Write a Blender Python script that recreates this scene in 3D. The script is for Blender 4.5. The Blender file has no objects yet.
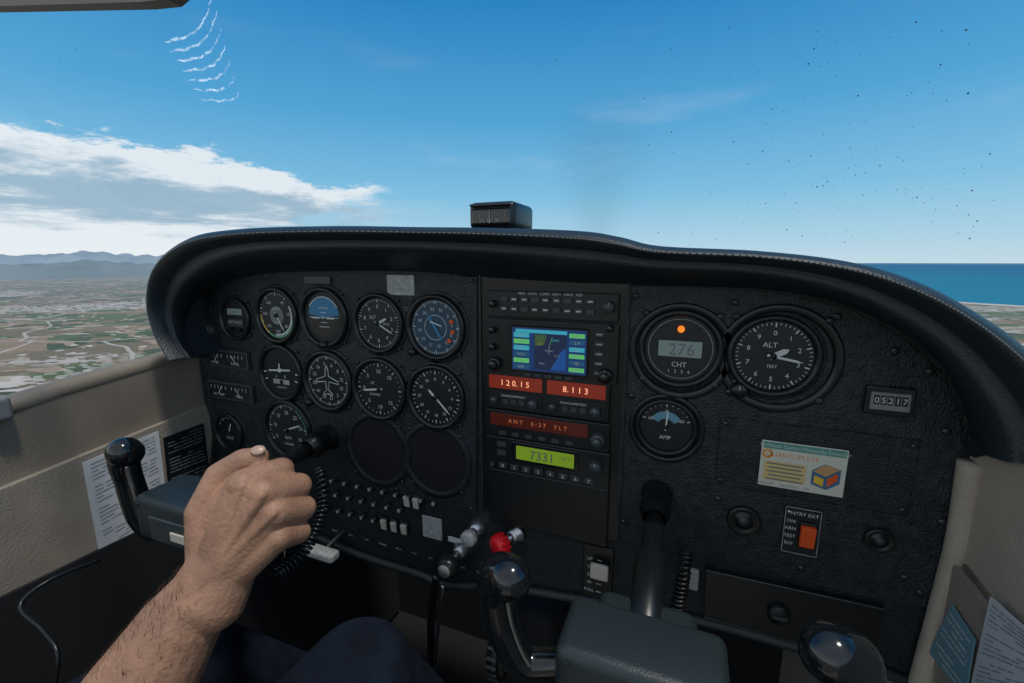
import bpy, bmesh, math, random
from mathutils import Vector, Matrix
random.seed(4)
sc = bpy.context.scene
sc.view_settings.view_transform = 'Standard'
sc.view_settings.look = 'None'

# ------------------------------------------------------------------ camera
F = 440.0
YAW = math.radians(21.9)
PITCH = math.radians(10.3)
EYE = Vector((0, 0, 1.1))
cam_d = bpy.data.cameras.new("camera")
cam = bpy.data.objects.new("camera", cam_d)
sc.collection.objects.link(cam)
cam_d.sensor_width = 36
cam_d.lens = 36 * F / 1024
cam_d.clip_start = 0.01
cam_d.clip_end = 400000
cam.location = EYE
cam.rotation_euler = (math.pi / 2 - PITCH, 0, YAW)
sc.camera = cam
RC = Matrix.Rotation(YAW, 3, 'Z') @ Matrix.Rotation(math.pi / 2 - PITCH, 3, 'X')
D = 0.5   # distance eye -> instrument panel


def ray(px, py):
    return RC @ Vector(((px - 512) / F, (341.5 - py) / F, -1.0))


def P(px, py, y=D):
    d = ray(px, py)
    return EYE + d * (y / d.y)


def AX(px, py, x):
    d = ray(px, py)
    return EYE + d * (x / d.x)


def C(px, py, depth):
    return EYE + ray(px, py) * depth


def hm(px, py, d):
    return abs(P(px, py - d / 2).z - P(px, py + d / 2).z)


def wm(px, py, d):
    return abs(P(px - d / 2, py).x - P(px + d / 2, py).x)


def PM(px, py, off=0.0, y=D):
    p = P(px, py, y)
    return Matrix(((1, 0, 0, p.x), (0, 0, -1, p.y - off), (0, 1, 0, p.z), (0, 0, 0, 1)))


# ------------------------------------------------------------------ materials
MATS = {}


def mat(name, col, rough=0.5, metal=0.0, spec=0.5, bump=0, bscale=300, emit=0, var=0, vscale=20, coat=0):
    if name in MATS:
        return MATS[name]
    m = bpy.data.materials.new(name)
    m.use_nodes = True
    nt = m.node_tree
    b = nt.nodes['Principled BSDF']
    b.inputs['Base Color'].default_value = (*col, 1)
    b.inputs['Roughness'].default_value = rough
    b.inputs['Metallic'].default_value = metal
    b.inputs['Specular IOR Level'].default_value = spec
    if coat:
        b.inputs['Coat Weight'].default_value = coat
        b.inputs['Coat Roughness'].default_value = 0.08
    if emit:
        b.inputs['Emission Color'].default_value = (*col, 1)
        b.inputs['Emission Strength'].default_value = emit
    if bump or var:
        tc = nt.nodes.new('ShaderNodeTexCoord')
    if bump:
        n = nt.nodes.new('ShaderNodeTexNoise')
        n.inputs['Scale'].default_value = bscale
        n.inputs['Detail'].default_value = 3
        nt.links.new(tc.outputs['Object'], n.inputs['Vector'])
        bp = nt.nodes.new('ShaderNodeBump')
        bp.inputs['Strength'].default_value = bump
        bp.inputs['Distance'].default_value = 0.002
        nt.links.new(n.outputs['Fac'], bp.inputs['Height'])
        nt.links.new(bp.outputs['Normal'], b.inputs['Normal'])
    if var:
        n2 = nt.nodes.new('ShaderNodeTexNoise')
        n2.inputs['Scale'].default_value = vscale
        n2.inputs['Detail'].default_value = 5
        nt.links.new(tc.outputs['Object'], n2.inputs['Vector'])
        r = nt.nodes.new('ShaderNodeValToRGB')
        r.color_ramp.elements[0].position = 0.3
        r.color_ramp.elements[1].position = 0.7
        r.color_ramp.elements[0].color = (*[c * (1 - var) for c in col], 1)
        r.color_ramp.elements[1].color = (*[min(1, c * (1 + var)) for c in col], 1)
        nt.links.new(n2.outputs['Fac'], r.inputs['Fac'])
        nt.links.new(r.outputs['Color'], b.inputs['Base Color'])
    MATS[name] = m
    return m


crinkle = mat('crinkle_black_paint', (.010, .0165, .020), .40, bump=.8, bscale=520, var=.6, vscale=110, spec=.5)
crinkle2 = mat('crinkle_black_paint_plate', (.012, .020, .0245), .38, bump=.8, bscale=520, var=.6, vscale=110, spec=.5)
leather = mat('black_leather', (.016, .027, .035), .42, bump=.4, bscale=420, spec=.55)
blackpl = mat('black_plastic', (.008, .010, .011), .32)
blackgl = mat('gloss_black_plastic', (.007, .009, .011), .14, coat=.5)
matteblk = mat('matte_black', (.004, .004, .005), .8)
face = mat('dial_black', (.007, .012, .015), .4)
bezel = mat('bezel_black', (.008, .012, .014), .3)
white = mat('dial_white', (.62, .67, .67), .5)
cream = mat('cream_paint', (.60, .56, .48), .5)
grey = mat('grey_plastic', (.20, .21, .21), .5)
dgrey = mat('dark_grey_plastic', (.042, .054, .06), .4)
lgrey = mat('worn_grey', (.36, .38, .38), .5, var=.3, vscale=200)
silver = mat('brushed_metal', (.60, .61, .61), .28, metal=1)
dmetal = mat('screw_metal', (.07, .08, .085), .4, metal=.8)
red = mat('red_plastic', (.62, .010, .02), .3)
orange = mat('orange_plastic', (.78, .10, .015), .35)
orlamp = mat('orange_lamp', (1, .22, .015), .3, emit=.9)
ordisp = mat('orange_display_window', (.19, .022, .012), .2, emit=.5)
ordisp2 = mat('dim_orange_window', (.07, .012, .008), .2, emit=.3)
ordig = mat('orange_digits', (1, .42, .22), .3, emit=1.0)
lcdg = mat('green_lcd', (.17, .28, .015), .3, emit=.5)
lcdgrey = mat('grey_lcd', (.30, .37, .35), .4)
blue = mat('dial_blue', (.02, .14, .28), .35, emit=.15)
blue2 = mat('screen_blue', (.008, .035, .13), .2, emit=.6)
cyan = mat('screen_cyan', (.04, .33, .42), .3, emit=.6)
green = mat('dial_green', (.05, .40, .12), .4)
scgreen = mat('screen_green', (.10, .45, .12), .3, emit=.6)
yellow = mat('label_yellow', (.80, .50, .05), .4)
paper = mat('paper_white', (.66, .69, .72), .6, var=.06, vscale=8)
ink = mat('paper_ink', (.16, .18, .20), .6)
hubm = mat('green_grey_plastic', (.022, .033, .037), .38, bump=.25, bscale=900)
beige = mat('beige_vinyl', (.25, .21, .165), .6, bump=.5, bscale=450, var=.14, vscale=14)
beige2 = mat('light_beige_vinyl', (.33, .285, .23), .6, bump=.5, bscale=450, var=.12, vscale=14)
beige3 = mat('pale_beige_vinyl', (.47, .41, .33), .6, bump=.5, bscale=450, var=.12, vscale=14)
carpet = mat('dark_carpet', (.009, .010, .012), .9, bump=.5, bscale=600)
jean = mat('dark_denim', (.010, .016, .030), .9, spec=.15, bump=.6, bscale=700, var=.4, vscale=30)
skin = mat('skin', (.40, .215, .135), .5, bump=.5, bscale=300, var=.22, vscale=38)
MATS['skin'].node_tree.nodes['Principled BSDF'].inputs['Subsurface Weight'].default_value = .08
MATS['skin'].node_tree.nodes['Principled BSDF'].inputs['Subsurface Radius'].default_value = (.008, .003, .002)
nail = mat('fingernail', (.50, .32, .24), .35)
hair = mat('arm_hair', (.07, .035, .018), .6)


# ------------------------------------------------------------------ mesh builder
class MB:
    def __init__(s, name):
        s.name = name
        s.v, s.f, s.m, s.sm, s.mats = [], [], [], [], []

    def add(s, geo, m, M=None, smooth=False):
        vs, fs = geo
        o = len(s.v)
        if M is None:
            s.v += [tuple(v) for v in vs]
        else:
            s.v += [tuple(M @ Vector(v)) for v in vs]
        if m not in s.mats:
            s.mats.append(m)
        i = s.mats.index(m)
        for f in fs:
            s.f.append([o + k for k in f])
            s.m.append(i)
            s.sm.append(smooth)
        return s

    def done(s, parent=None):
        me = bpy.data.meshes.new(s.name)
        me.from_pydata(s.v, [], s.f)
        for m in s.mats:
            me.materials.append(m)
        me.polygons.foreach_set('material_index', s.m)
        me.polygons.foreach_set('use_smooth', s.sm)
        me.update()
        ob = bpy.data.objects.new(s.name, me)
        sc.collection.objects.link(ob)
        if parent:
            ob.parent = parent
        return ob


def T(x, y, z=0):
    return Matrix.Translation((x, y, z))


def RZ(a):
    return Matrix.Rotation(a, 4, 'Z')


def box(cx, cy, cz, sx, sy, sz):
    x, y, z = sx / 2, sy / 2, sz / 2
    vs = [(cx + a * x, cy + b * y, cz + c * z) for a in (-1, 1) for b in (-1, 1) for c in (-1, 1)]
    fs = [(0, 1, 3, 2), (4, 6, 7, 5), (0, 4, 5, 1), (2, 3, 7, 6), (0, 2, 6, 4), (1, 5, 7, 3)]
    return vs, fs


def rbox(cx, cy, cz, sx, sy, sz, bev=.002, seg=3, taper=None):
    bm = bmesh.new()
    bmesh.ops.create_cube(bm, size=1)
    for v in bm.verts:
        v.co = Vector((v.co.x * sx, v.co.y * sy, v.co.z * sz))
        if taper and v.co.z > 0:
            v.co.x *= taper
            v.co.y *= taper
    bmesh.ops.bevel(bm, geom=bm.edges[:], offset=bev, segments=seg, affect='EDGES', profile=.5)
    vs = [(v.co.x + cx, v.co.y + cy, v.co.z + cz) for v in bm.verts]
    bm.verts.index_update()
    fs = [[v.index for v in f.verts] for f in bm.faces]
    bm.free()
    return vs, fs


def lathe(prof, n=40):
    vs, fs = [], []
    for r, z in prof:
        for i in range(n):
            a = 2 * math.pi * i / n
            vs.append((r * math.cos(a), r * math.sin(a), z))
    for j in range(len(prof) - 1):
        for i in range(n):
            k = (i + 1) % n
            fs.append((j * n + i, j * n + k, (j + 1) * n + k, (j + 1) * n + i))
    return vs, fs


def disc(r, z, n=40):
    vs = [(r * math.cos(2 * math.pi * i / n), r * math.sin(2 * math.pi * i / n), z) for i in range(n)]
    return vs, [list(range(n))]


def cyl(r, z0, z1, n=24):
    vs, fs = lathe([(r, z0), (r, z1)], n)
    fs = fs + [list(range(n, 2 * n)), list(range(n))[::-1]]
    return vs, fs


def arc(r0, r1, a0, a1, z, n=24):
    vs, fs = [], []
    for i in range(n + 1):
        a = math.radians(a0 + (a1 - a0) * i / n)
        for r in (r0, r1):
            vs.append((r * math.sin(a), r * math.cos(a), z))
    for i in range(n):
        fs.append((2 * i, 2 * i + 1, 2 * i + 3, 2 * i + 2))
    return vs, fs


def prism(poly, z0, z1):
    n = len(poly)
    vs = [(x, y, z0) for x, y in poly] + [(x, y, z1) for x, y in poly]
    fs = [list(range(n))[::-1], list(range(n, 2 * n))]
    for i in range(n):
        k = (i + 1) % n
        fs.append((i, k, n + k, n + i))
    return vs, fs


def prism3(pts, d):
    n = len(pts)
    vs = [tuple(p) for p in pts] + [tuple(Vector(p) + Vector(d)) for p in pts]
    fs = [list(range(n))[::-1], list(range(n, 2 * n))]
    for i in range(n):
        k = (i + 1) % n
        fs.append((i, k, n + k, n + i))
    return vs, fs


def smoothpts(pts, k=6):
    pts = [Vector(p) for p in pts]
    out = []
    n = len(pts)
    for i in range(n - 1):
        p0 = pts[max(i - 1, 0)]
        p1, p2 = pts[i], pts[i + 1]
        p3 = pts[min(i + 2, n - 1)]
        for j in range(k):
            t = j / k
            out.append(.5 * ((2 * p1) + (p2 - p0) * t + (2 * p0 - 5 * p1 + 4 * p2 - p3) * t * t + (3 * p1 - p0 - 3 * p2 + p3) * t ** 3))
    out.append(pts[-1])
    return out


def tube(pts, rad, n=12, flat=1.0):
    pts = [Vector(p) for p in pts]
    if not isinstance(rad, (list, tuple)):
        rad = [rad] * len(pts)
    if len(rad) != len(pts):
        r2 = []
        for i in range(len(pts)):
            t = i / (len(pts) - 1) * (len(rad) - 1)
            a = min(int(t), len(rad) - 2)
            r2.append(rad[a] + (rad[a + 1] - rad[a]) * (t - a))
        rad = r2
    vs, fs = [], []
    up = None
    for i, p in enumerate(pts):
        t = (pts[min(i + 1, len(pts) - 1)] - pts[max(i - 1, 0)]).normalized()
        if up is None:
            up = t.orthogonal().normalized()
        up = (up - t * up.dot(t)).normalized()
        s = t.cross(up)
        for j in range(n):
            a = 2 * math.pi * j / n
            vs.append(tuple(p + (up * math.cos(a) + s * math.sin(a) * flat) * rad[i]))
    for i in range(len(pts) - 1):
        for j in range(n):
            k = (j + 1) % n
            fs.append((i * n + j, i * n + k, (i + 1) * n + k, (i + 1) * n + j))
    fs.append(list(range(n))[::-1])
    fs.append([(len(pts) - 1) * n + j for j in range(n)])
    return vs, fs


def capsule(p0, r0, p1, r1, n=20):
    p0, p1 = Vector(p0), Vector(p1)
    d = (p1 - p0)
    d.normalize()
    pts, rads = [], []
    for i in range(7):
        a = math.pi / 2 * (1 - i / 6)
        pts.append(p0 - d * r0 * math.sin(a)); rads.append(max(r0 * math.cos(a), 1e-5))
    for i in range(7):
        a = math.pi / 2 * i / 6
        pts.append(p1 + d * r1 * math.sin(a)); rads.append(max(r1 * math.cos(a), 1e-5))
    return tube(pts, rads, n)


TC = {}


def text(s, size, align='CENTER'):
    key = (s, align)
    if key not in TC:
        cu = bpy.data.curves.new('t', 'FONT')
        cu.body = s
        cu.align_x = align
        cu.resolution_u = 2
        ob = bpy.data.objects.new('t', cu)
        sc.collection.objects.link(ob)
        dg = bpy.context.evaluated_depsgraph_get()
        dg.update()
        me = bpy.data.meshes.new_from_object(ob.evaluated_get(dg))
        vs = [tuple(v.co) for v in me.vertices]
        fs = [list(p.vertices) for p in me.polygons]
        bpy.data.objects.remove(ob)
        bpy.data.meshes.remove(me)
        TC[key] = (vs, fs)
    vs, fs = TC[key]
    k = size / .7   # size = cap height
    return [(x * k, (y - .35) * k, 0) for x, y, z in vs], fs


def screw(mb, M, r=.003):
    mb.add(lathe([(r, 0), (r, r * .5), (r * .6, r * .8), (.00001, r * .85)], 12), dmetal, M, True)
    mb.add(box(0, 0, r * .87, r * 1.4, r * .25, r * .1), matteblk, M)


# ------------------------------------------------------------------ world / sky
w = bpy.data.worlds.new("sky")
sc.world = w
w.use_nodes = True
nt = w.node_tree
nt.nodes.clear()
L = nt.links


def N(t, **kw):
    n = nt.nodes.new(t)
    for k, v in kw.items():
        setattr(n, k, v)
    return n


def mth(op, a, b=None, c=None, clamp=False):
    n = nt.nodes.new('ShaderNodeMath')
    n.operation = op
    n.use_clamp = clamp
    for i, x in enumerate((a, b, c)):
        if x is None:
            continue
        if isinstance(x, (int, float)):
            n.inputs[i].default_value = x
        else:
            L.new(x, n.inputs[i])
    return n.outputs[0]


def sstep(x, a, b):
    n = nt.nodes.new('ShaderNodeMapRange')
    n.interpolation_type = 'SMOOTHSTEP'
    n.inputs['From Min'].default_value = a
    n.inputs['From Max'].default_value = b
    L.new(x, n.inputs['Value'])
    return n.outputs[0]


def mixc(f, a, b):
    n = nt.nodes.new('ShaderNodeMix')
    n.data_type = 'RGBA'
    for sock, x in ((n.inputs['Factor'], f), (n.inputs[6], a), (n.inputs[7], b)):
        if isinstance(x, tuple):
            sock.default_value = (*x, 1)
        elif isinstance(x, (int, float)):
            sock.default_value = x
        else:
            L.new(x, sock)
    return n.outputs[2]


tc = N('ShaderNodeTexCoord')
sp = N('ShaderNodeSeparateXYZ')
L.new(tc.outputs['Generated'], sp.inputs[0])
az = mth('MULTIPLY', mth('ARCTAN2', sp.outputs[0], sp.outputs[1]), 57.2958)
el = mth('MULTIPLY', mth('ARCSINE', sp.outputs[2]), 57.2958)
ramp = N('ShaderNodeValToRGB')
L.new(mth('DIVIDE', el, 90, clamp=True), ramp.inputs[0])
e = ramp.color_ramp.elements
e[0].position = 0; e[0].color = (.56, .72, .80, 1)
e[1].position = 1; e[1].color = (.30, .40, .50, 1)
for pos, c in ((.03, (.42, .66, .80)), (.09, (.22, .53, .76)), (.18, (.09, .38, .68)), (.30, (.028, .235, .55)), (.42, (.014, .15, .42))):
    x = e.new(pos); x.color = (*c, 1)
cv = N('ShaderNodeCombineXYZ')
L.new(mth('MULTIPLY', az, .10), cv.inputs[0])
L.new(mth('MULTIPLY', el, .34), cv.inputs[1])
cv.inputs[2].default_value = 2.3
nz = N('ShaderNodeTexNoise')
nz.inputs['Scale'].default_value = 1.0
nz.inputs['Detail'].default_value = 10
nz.inputs['Roughness'].default_value = .68
L.new(cv.outputs[0], nz.inputs['Vector'])
n1 = mth('SUBTRACT', nz.outputs['Fac'], .5)
cvb = N('ShaderNodeCombineXYZ')
L.new(mth('MULTIPLY', az, .045), cvb.inputs[0])
L.new(mth('MULTIPLY', el, .30), cvb.inputs[1])
cvb.inputs[2].default_value = 9.1
nzb = N('ShaderNodeTexNoise')
nzb.inputs['Scale'].default_value = 1.8
nzb.inputs['Detail'].default_value = 9
nzb.inputs['Roughness'].default_value = .64
L.new(cvb.outputs[0], nzb.inputs['Vector'])
n2 = mth('SUBTRACT', nzb.outputs['Fac'], .5)
top = mth('ADD', mth('MULTIPLY', mth('ADD', az, 37.0), -.10), 8.2)      # deg
bot = mth('ADD', mth('MULTIPLY', mth('ADD', az, 37.0), .36), 7.4)
elw = mth('ADD', el, mth('MULTIPLY', n1, 12.0))
mt = sstep(mth('SUBTRACT', top, elw), -.4, .7)
mb_ = sstep(mth('SUBTRACT', mth('ADD', elw, mth('MULTIPLY', n2, 12.0)), bot), -1.5, 1.6)
ma = sstep(mth('MULTIPLY', az, -1), 35.0, 40.0)
cl = mth('MULTIPLY', mth('MULTIPLY', mt, mb_), ma)
depthc = mth('SUBTRACT', top, el)
band = sstep(mth('ADD', depthc, mth('MULTIPLY', n1, 15.0)), .4, 3.6)
under = sstep(mth('ADD', depthc, mth('MULTIPLY', n2, 20.0)), 8.5, 4.5)
shade = mth('MULTIPLY', band, under)
ccol = mixc(shade, (.84, .88, .91), (.34, .48, .60))
sky = mixc(mth('MULTIPLY', cl, .90), ramp.outputs[0], ccol)
cv2 = N('ShaderNodeCombineXYZ')
L.new(mth('MULTIPLY', az, .05), cv2.inputs[0]); L.new(mth('MULTIPLY', el, .22), cv2.inputs[1]); cv2.inputs[2].default_value = 7
nz2 = N('ShaderNodeTexNoise')
nz2.inputs['Detail'].default_value = 7
nz2.inputs['Scale'].default_value = .9
L.new(cv2.outputs[0], nz2.inputs['Vector'])
wis = mth('MULTIPLY', sstep(nz2.outputs['Fac'], .54, .78), sstep(el, 28, 8))
sky = mixc(mth('MULTIPLY', wis, .24), sky, (.8, .85, .88))
# warm-white fill added to the unseen sky behind, to light the cabin
back = sstep(mth('MULTIPLY', sp.outputs[1], -1), -.05, .5)
back = mth('MULTIPLY', back, sstep(mth('ADD', nz2.outputs['Fac'], 0), .2, .5))
sky = mixc(mth('MULTIPLY', back, .55), sky, (.80, .78, .74))
bg = N('ShaderNodeBackground')
L.new(sky, bg.inputs[0])
bg.inputs[1].default_value = 1.0
out = N('ShaderNodeOutputWorld')
L.new(bg.outputs[0], out.inputs[0])

sd = bpy.data.lights.new("sun", 'SUN')
sd.energy = 1.7
sd.angle = math.radians(6)
sd.color = (1, .94, .84)
so = bpy.data.objects.new("sun", sd)
sc.collection.objects.link(so)
so.rotation_euler = Vector((.30, -.12, .9)).to_track_quat('Z', 'Y').to_euler()

# ------------------------------------------------------------------ landscape
gm = bpy.data.materials.new('farmland_and_sea')
gm.use_nodes = True
nt = gm.node_tree
L = nt.links
bs = nt.nodes['Principled BSDF']
geo = N('ShaderNodeNewGeometry')
sp = N('ShaderNodeSeparateXYZ')
L.new(geo.outputs['Position'], sp.inputs[0])
km = N('ShaderNodeVectorMath', operation='SCALE')
km.inputs['Scale'].default_value = .001
L.new(geo.outputs['Position'], km.inputs[0])
wn = N('ShaderNodeTexNoise')
wn.inputs['Scale'].default_value = .9
L.new(km.outputs[0], wn.inputs['Vector'])
wadd = N('ShaderNodeVectorMath', operation='MULTIPLY_ADD')
L.new(wn.outputs['Color'], wadd.inputs[0])
wadd.inputs[1].default_value = (.5, .5, 0)
L.new(km.outputs[0], wadd.inputs[2])
rot = N('ShaderNodeMapping')
rot.inputs['Rotation'].default_value = (0, 0, .45)
rot.inputs['Scale'].default_value = (1, 1.6, 1)
L.new(wadd.outputs[0], rot.inputs[0])


def vor(scale, dist='CHEBYCHEV', rnd=.8):
    v = N('ShaderNodeTexVoronoi', distance=dist)
    v.inputs['Scale'].default_value = scale
    v.inputs['Randomness'].default_value = rnd
    L.new(rot.outputs[0], v.inputs['Vector'])
    s = N('ShaderNodeSeparateColor')
    L.new(v.outputs['Color'], s.inputs[0])
    return v, s


vo, vs_ = vor(2.3)
voB, vsB = vor(7.0)
cols = [(.045, .10, .028), (.33, .22, .14), (.10, .15, .05), (.44, .31, .21), (.05, .075, .03), (.26, .19, .11), (.20, .15, .09), (.08, .14, .04), (.50, .40, .31)]


def fieldramp(src):
    fr = N('ShaderNodeValToRGB')
    fr.color_ramp.interpolation = 'CONSTANT'
    L.new(src, fr.inputs[0])
    fr.color_ramp.elements[0].color = (*cols[0], 1)
    fr.color_ramp.elements[1].position = .93
    fr.color_ramp.elements[1].color = (*cols[-1], 1)
    for i, c in enumerate(cols[1:-1]):
        x = fr.color_ramp.elements.new(.14 + i * .115)
        x.color = (*c, 1)
    return fr.outputs[0]


fA = fieldramp(vs_.outputs[0]); fB = fieldramp(vsB.outputs[0])
fcol = mixc(mth('GREATER_THAN', vs_.outputs[1], .5), fA, fB)
vo2, vs2 = vor(24, 'EUCLIDEAN')
nn = N('ShaderNodeTexNoise')
nn.inputs['Scale'].default_value = .55
nn.inputs['Detail'].default_value = 3
L.new(km.outputs[0], nn.inputs['Vector'])
town = mth('MULTIPLY', sstep(nn.outputs['Fac'], .57, .63), mth('GREATER_THAN', vs2.outputs[0], .5))
town2 = mth('GREATER_THAN', vs2.outputs[1], .97)
fcol = mixc(mth('MULTIPLY', vs2.outputs[2], .30), fcol, (.07, .09, .04))
fcol = mixc(mth('MULTIPLY', mth('MAXIMUM', town, town2), .85), fcol, (.68, .61, .55))
ved = N('ShaderNodeTexVoronoi', feature='DISTANCE_TO_EDGE')
ved.inputs['Scale'].default_value = .8
L.new(rot.outputs[0], ved.inputs['Vector'])
fcol = mixc(sstep(ved.outputs['Distance'], .012, .006), fcol, (.50, .46, .40))
nsh = N('ShaderNodeTexNoise')
nsh.inputs['Scale'].default_value = .6
L.new(km.outputs[0], nsh.inputs['Vector'])
sdist = mth('ADD', mth('MULTIPLY', mth('ADD', sp.outputs[0], sp.outputs[1]), .000707), mth('MULTIPLY', nsh.outputs['Fac'], .5))
sea = sstep(sdist, 6.95, 6.97)
beach = sstep(sdist, 6.70, 6.74)
fcol = mixc(beach, fcol, (.70, .62, .52))
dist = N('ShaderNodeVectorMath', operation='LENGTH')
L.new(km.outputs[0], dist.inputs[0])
haze = mth('SUBTRACT', 1.0, mth('POWER', 2.718, mth('MULTIPLY', dist.outputs['Value'], -.060)))  # aerial haze painted into the land colour by distance
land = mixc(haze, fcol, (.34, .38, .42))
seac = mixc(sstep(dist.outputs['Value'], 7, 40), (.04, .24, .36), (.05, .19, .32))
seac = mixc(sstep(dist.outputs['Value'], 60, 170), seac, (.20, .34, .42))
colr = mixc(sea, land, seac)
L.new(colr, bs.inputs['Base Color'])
bs.inputs['Roughness'].default_value = 1
bs.inputs['Specular IOR Level'].default_value = 0
g = MB('ground')
R_ = 180000
g.add(([(R_ * math.cos(a * math.pi / 32), R_ * math.sin(a * math.pi / 32), -450) for a in range(64)], [list(range(64))]), gm)
g.done()

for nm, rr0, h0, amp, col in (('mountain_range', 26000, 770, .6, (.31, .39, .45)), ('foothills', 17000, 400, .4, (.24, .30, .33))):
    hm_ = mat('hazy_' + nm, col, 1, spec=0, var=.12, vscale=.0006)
    mo = MB(nm)
    vs, fs = [], []
    NA, NR = 320, 8
    for i in range(NA + 1):
        a = math.radians(-100 + 80 * i / NA)
        hgt = h0 + amp * (110 * math.sin(i * .10) + 80 * math.sin(i * .23 + 1) + 55 * math.sin(i * .51 + 2) + 30 * math.sin(i * 1.1) + 20 * math.sin(i * 2.3))
        for j in range(NR):
            t = j / (NR - 1)
            r = rr0 + 6000 * t
            z = -455 + hgt * math.sin(math.pi * t) * (1 + .12 * math.sin(i * .5 + j * 2))
            vs.append((r * math.sin(a), r * math.cos(a), z))
    for i in range(NA):
        for j in range(NR - 1):
            fs.append((i * NR + j, i * NR + j + 1, (i + 1) * NR + j + 1, (i + 1) * NR + j))
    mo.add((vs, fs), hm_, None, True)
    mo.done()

# ------------------------------------------------------------------ glareshield
ST = [((176, 360), (191, 358), (201, 358)), ((160, 330), (178, 338), (195, 338)), ((153, 298), (173, 312), (194, 316)),
      ((160, 262), (183, 287), (205, 296)), ((190, 238), (212, 264), (230, 282)), ((240, 229), (256, 253), (268, 273)),
      ((330, 226), (335, 250), (345, 271)), ((420, 227), (422, 251), (425, 272)), ((500, 228), (495, 255), (490, 279)),
      ((580, 231), (575, 262), (575, 284)), ((620, 237), (615, 266), (622, 285)), ((660, 246), (655, 270), (680, 286)),
      ((760, 251), (755, 275), (770, 290)), ((850, 262), (838, 292), (850, 307)), ((920, 283), (900, 320), (908, 336)),
      ((980, 315), (948, 355), (946, 370)), ((1030, 352), (984, 402), (966, 412)), ((1068, 400), (1003, 440), (972, 440)),
      ((1085, 470), (1006, 462), (972, 458))]
YF = .425
O = smoothpts([P(a[0], a[1], YF) for a, b, c in ST], 8)
I = smoothpts([P(b[0], b[1], YF + .012) for a, b, c in ST], 8)
Pn = smoothpts([P(c[0], c[1], D - .001) for a, b, c in ST], 8)
gs = MB('glareshield')
vs, fs = [], []
K = 0
for k in range(len(O)):
    o, i_, p = O[k], I[k], Pn[k]
    row = []
    cen = Vector((-.29, 0, .9))
    inw = (cen - Vector((o.x, 0, o.z))).normalized()
    row.append(o + Vector((0, .36, 0)) + inw * .05)
    row.append(o + Vector((0, .25, 0)) + inw * .02)
    row.append(o + Vector((0, .05, 0)) + inw * .001)
    for s in range(9):
        a = s / 8
        q = o.lerp(i_, a * .55)
        q = q + Vector((0, -.016 * math.sin(math.pi * a), 0))
        row.append(q)
    row.append(o.lerp(i_, .60) + Vector((0, .004, 0)))
    row.append(o.lerp(i_, .80) + Vector((0, -.002, 0)))
    row.append(i_)
    row.append(i_.lerp(p, .35) + Vector((0, .01, 0)))
    row.append(p)
    K = len(row)
    vs += [tuple(r) for r in row]
for k in range(len(O) - 1):
    for j in range(K - 1):
        fs.append((k * K + j, k * K + j + 1, (k + 1) * K + j + 1, (k + 1) * K + j))
fs.append([j for j in range(K)])
fs.append([(len(O) - 1) * K + j for j in range(K)][::-1])
gs.add((vs, fs), leather, None, True)
for k in range(2, len(O) - 3, 1):
    for h in (0, .5):
        a = O[k].lerp(O[k + 1], h); b = I[k].lerp(I[k + 1], h)
        q = a.lerp(b, .25) + Vector((0, -.0165, 0))
        a2 = O[k].lerp(O[k + 1], h + .3); b2 = I[k].lerp(I[k + 1], h + .3)
        q2 = a2.lerp(b2, .25) + Vector((0, -.0165, 0))
        gs.add(tube([q, q2], .0006, 5), grey)
gs.done()


# ------------------------------------------------------------------ instrument panel base
def inst_poly(pts, y0, th, m, mb):
    pp = [P(a, b, D) for a, b in pts]
    v = [Vector((p.x, y0, p.z)) for p in pp]
    mb.add(prism3(v, (0, th, 0)), m)


ip = MB('instrument_panel')
edge = [(p.x, p.z) for p in Pn]
bott = [(962, 500), (955, 560), (930, 690), (870, 664), (790, 642), (700, 618), (600, 600), (540, 590), (500, 584), (450, 584), (420, 572), (370, 556), (320, 536), (270, 508), (222, 478), (206, 410)]
bp = [(P(a, b).x, P(a, b).z) for a, b in bott]
allp = edge + bp
ip.add(prism3([Vector((x, D, z)) for x, z in allp], (0, .012, 0)), crinkle)
leftp = [(208, 306), (216, 292), (232, 280), (262, 274), (330, 273), (478, 277), (477, 512), (400, 492), (330, 476), (262, 458), (222, 448), (206, 400), (199, 345)]
inst_poly(leftp, D - .003, .003, crinkle2, ip)
rightp = [(627, 285), (700, 288), (770, 292), (848, 309), (903, 339), (941, 375), (958, 415), (960, 470), (950, 540), (935, 606), (880, 598), (790, 576), (700, 556), (611, 536), (618, 420)]
inst_poly(rightp, D - .003, .003, crinkle2, ip)
lip = smoothpts([P(a, b) + Vector((0, -.004, 0)) for a, b in bott[2:-2]], 4)
ip.add(tube(lip, .006, 10), hubm, None, True)
for a, b in leftp[0:1] + leftp[2:6:1] + leftp[6:8] + leftp[11:12]:
    cx, cy = 340, 380
    k = .965
    screw(ip, PM(cx + (a - cx) * k, cy + (b - cy) * k, .003), .0028)
for a, b in [(636, 296), (735, 302), (836, 316), (893, 350), (928, 371), (944, 430), (940, 520), (918, 590), (800, 566), (624, 520), (632, 395), (734, 381)]:
    screw(ip, PM(a, b, .003), .0036)
M = PM(549, 405, .0)
wst = wm(549, 405, 140)
h_st = hm(549, 405, 250)
ip.add(rbox(0, 0, .002, wst, h_st, .004, .001, 1), blackpl, M)
ip.add(box(-wst / 2, 0, .003, .003, h_st, .006), crinkle2, M)
ip.add(box(wst / 2, 0, .003, .003, h_st, .006), crinkle2, M)
ip.add(rbox(0, 0, .003, wm(547, 500, 118), hm(547, 500, 56), .006, .002, 2), mat('semi_gloss_black', (.009, .012, .014), .25, bump=.35, bscale=500), PM(547, 503, .002))
ip.add(rbox(0, 0, .002, wm(320, 280, 26), hm(320, 280, 8), .003, .0008, 1), dgrey, PM(320, 280, .003))
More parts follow.
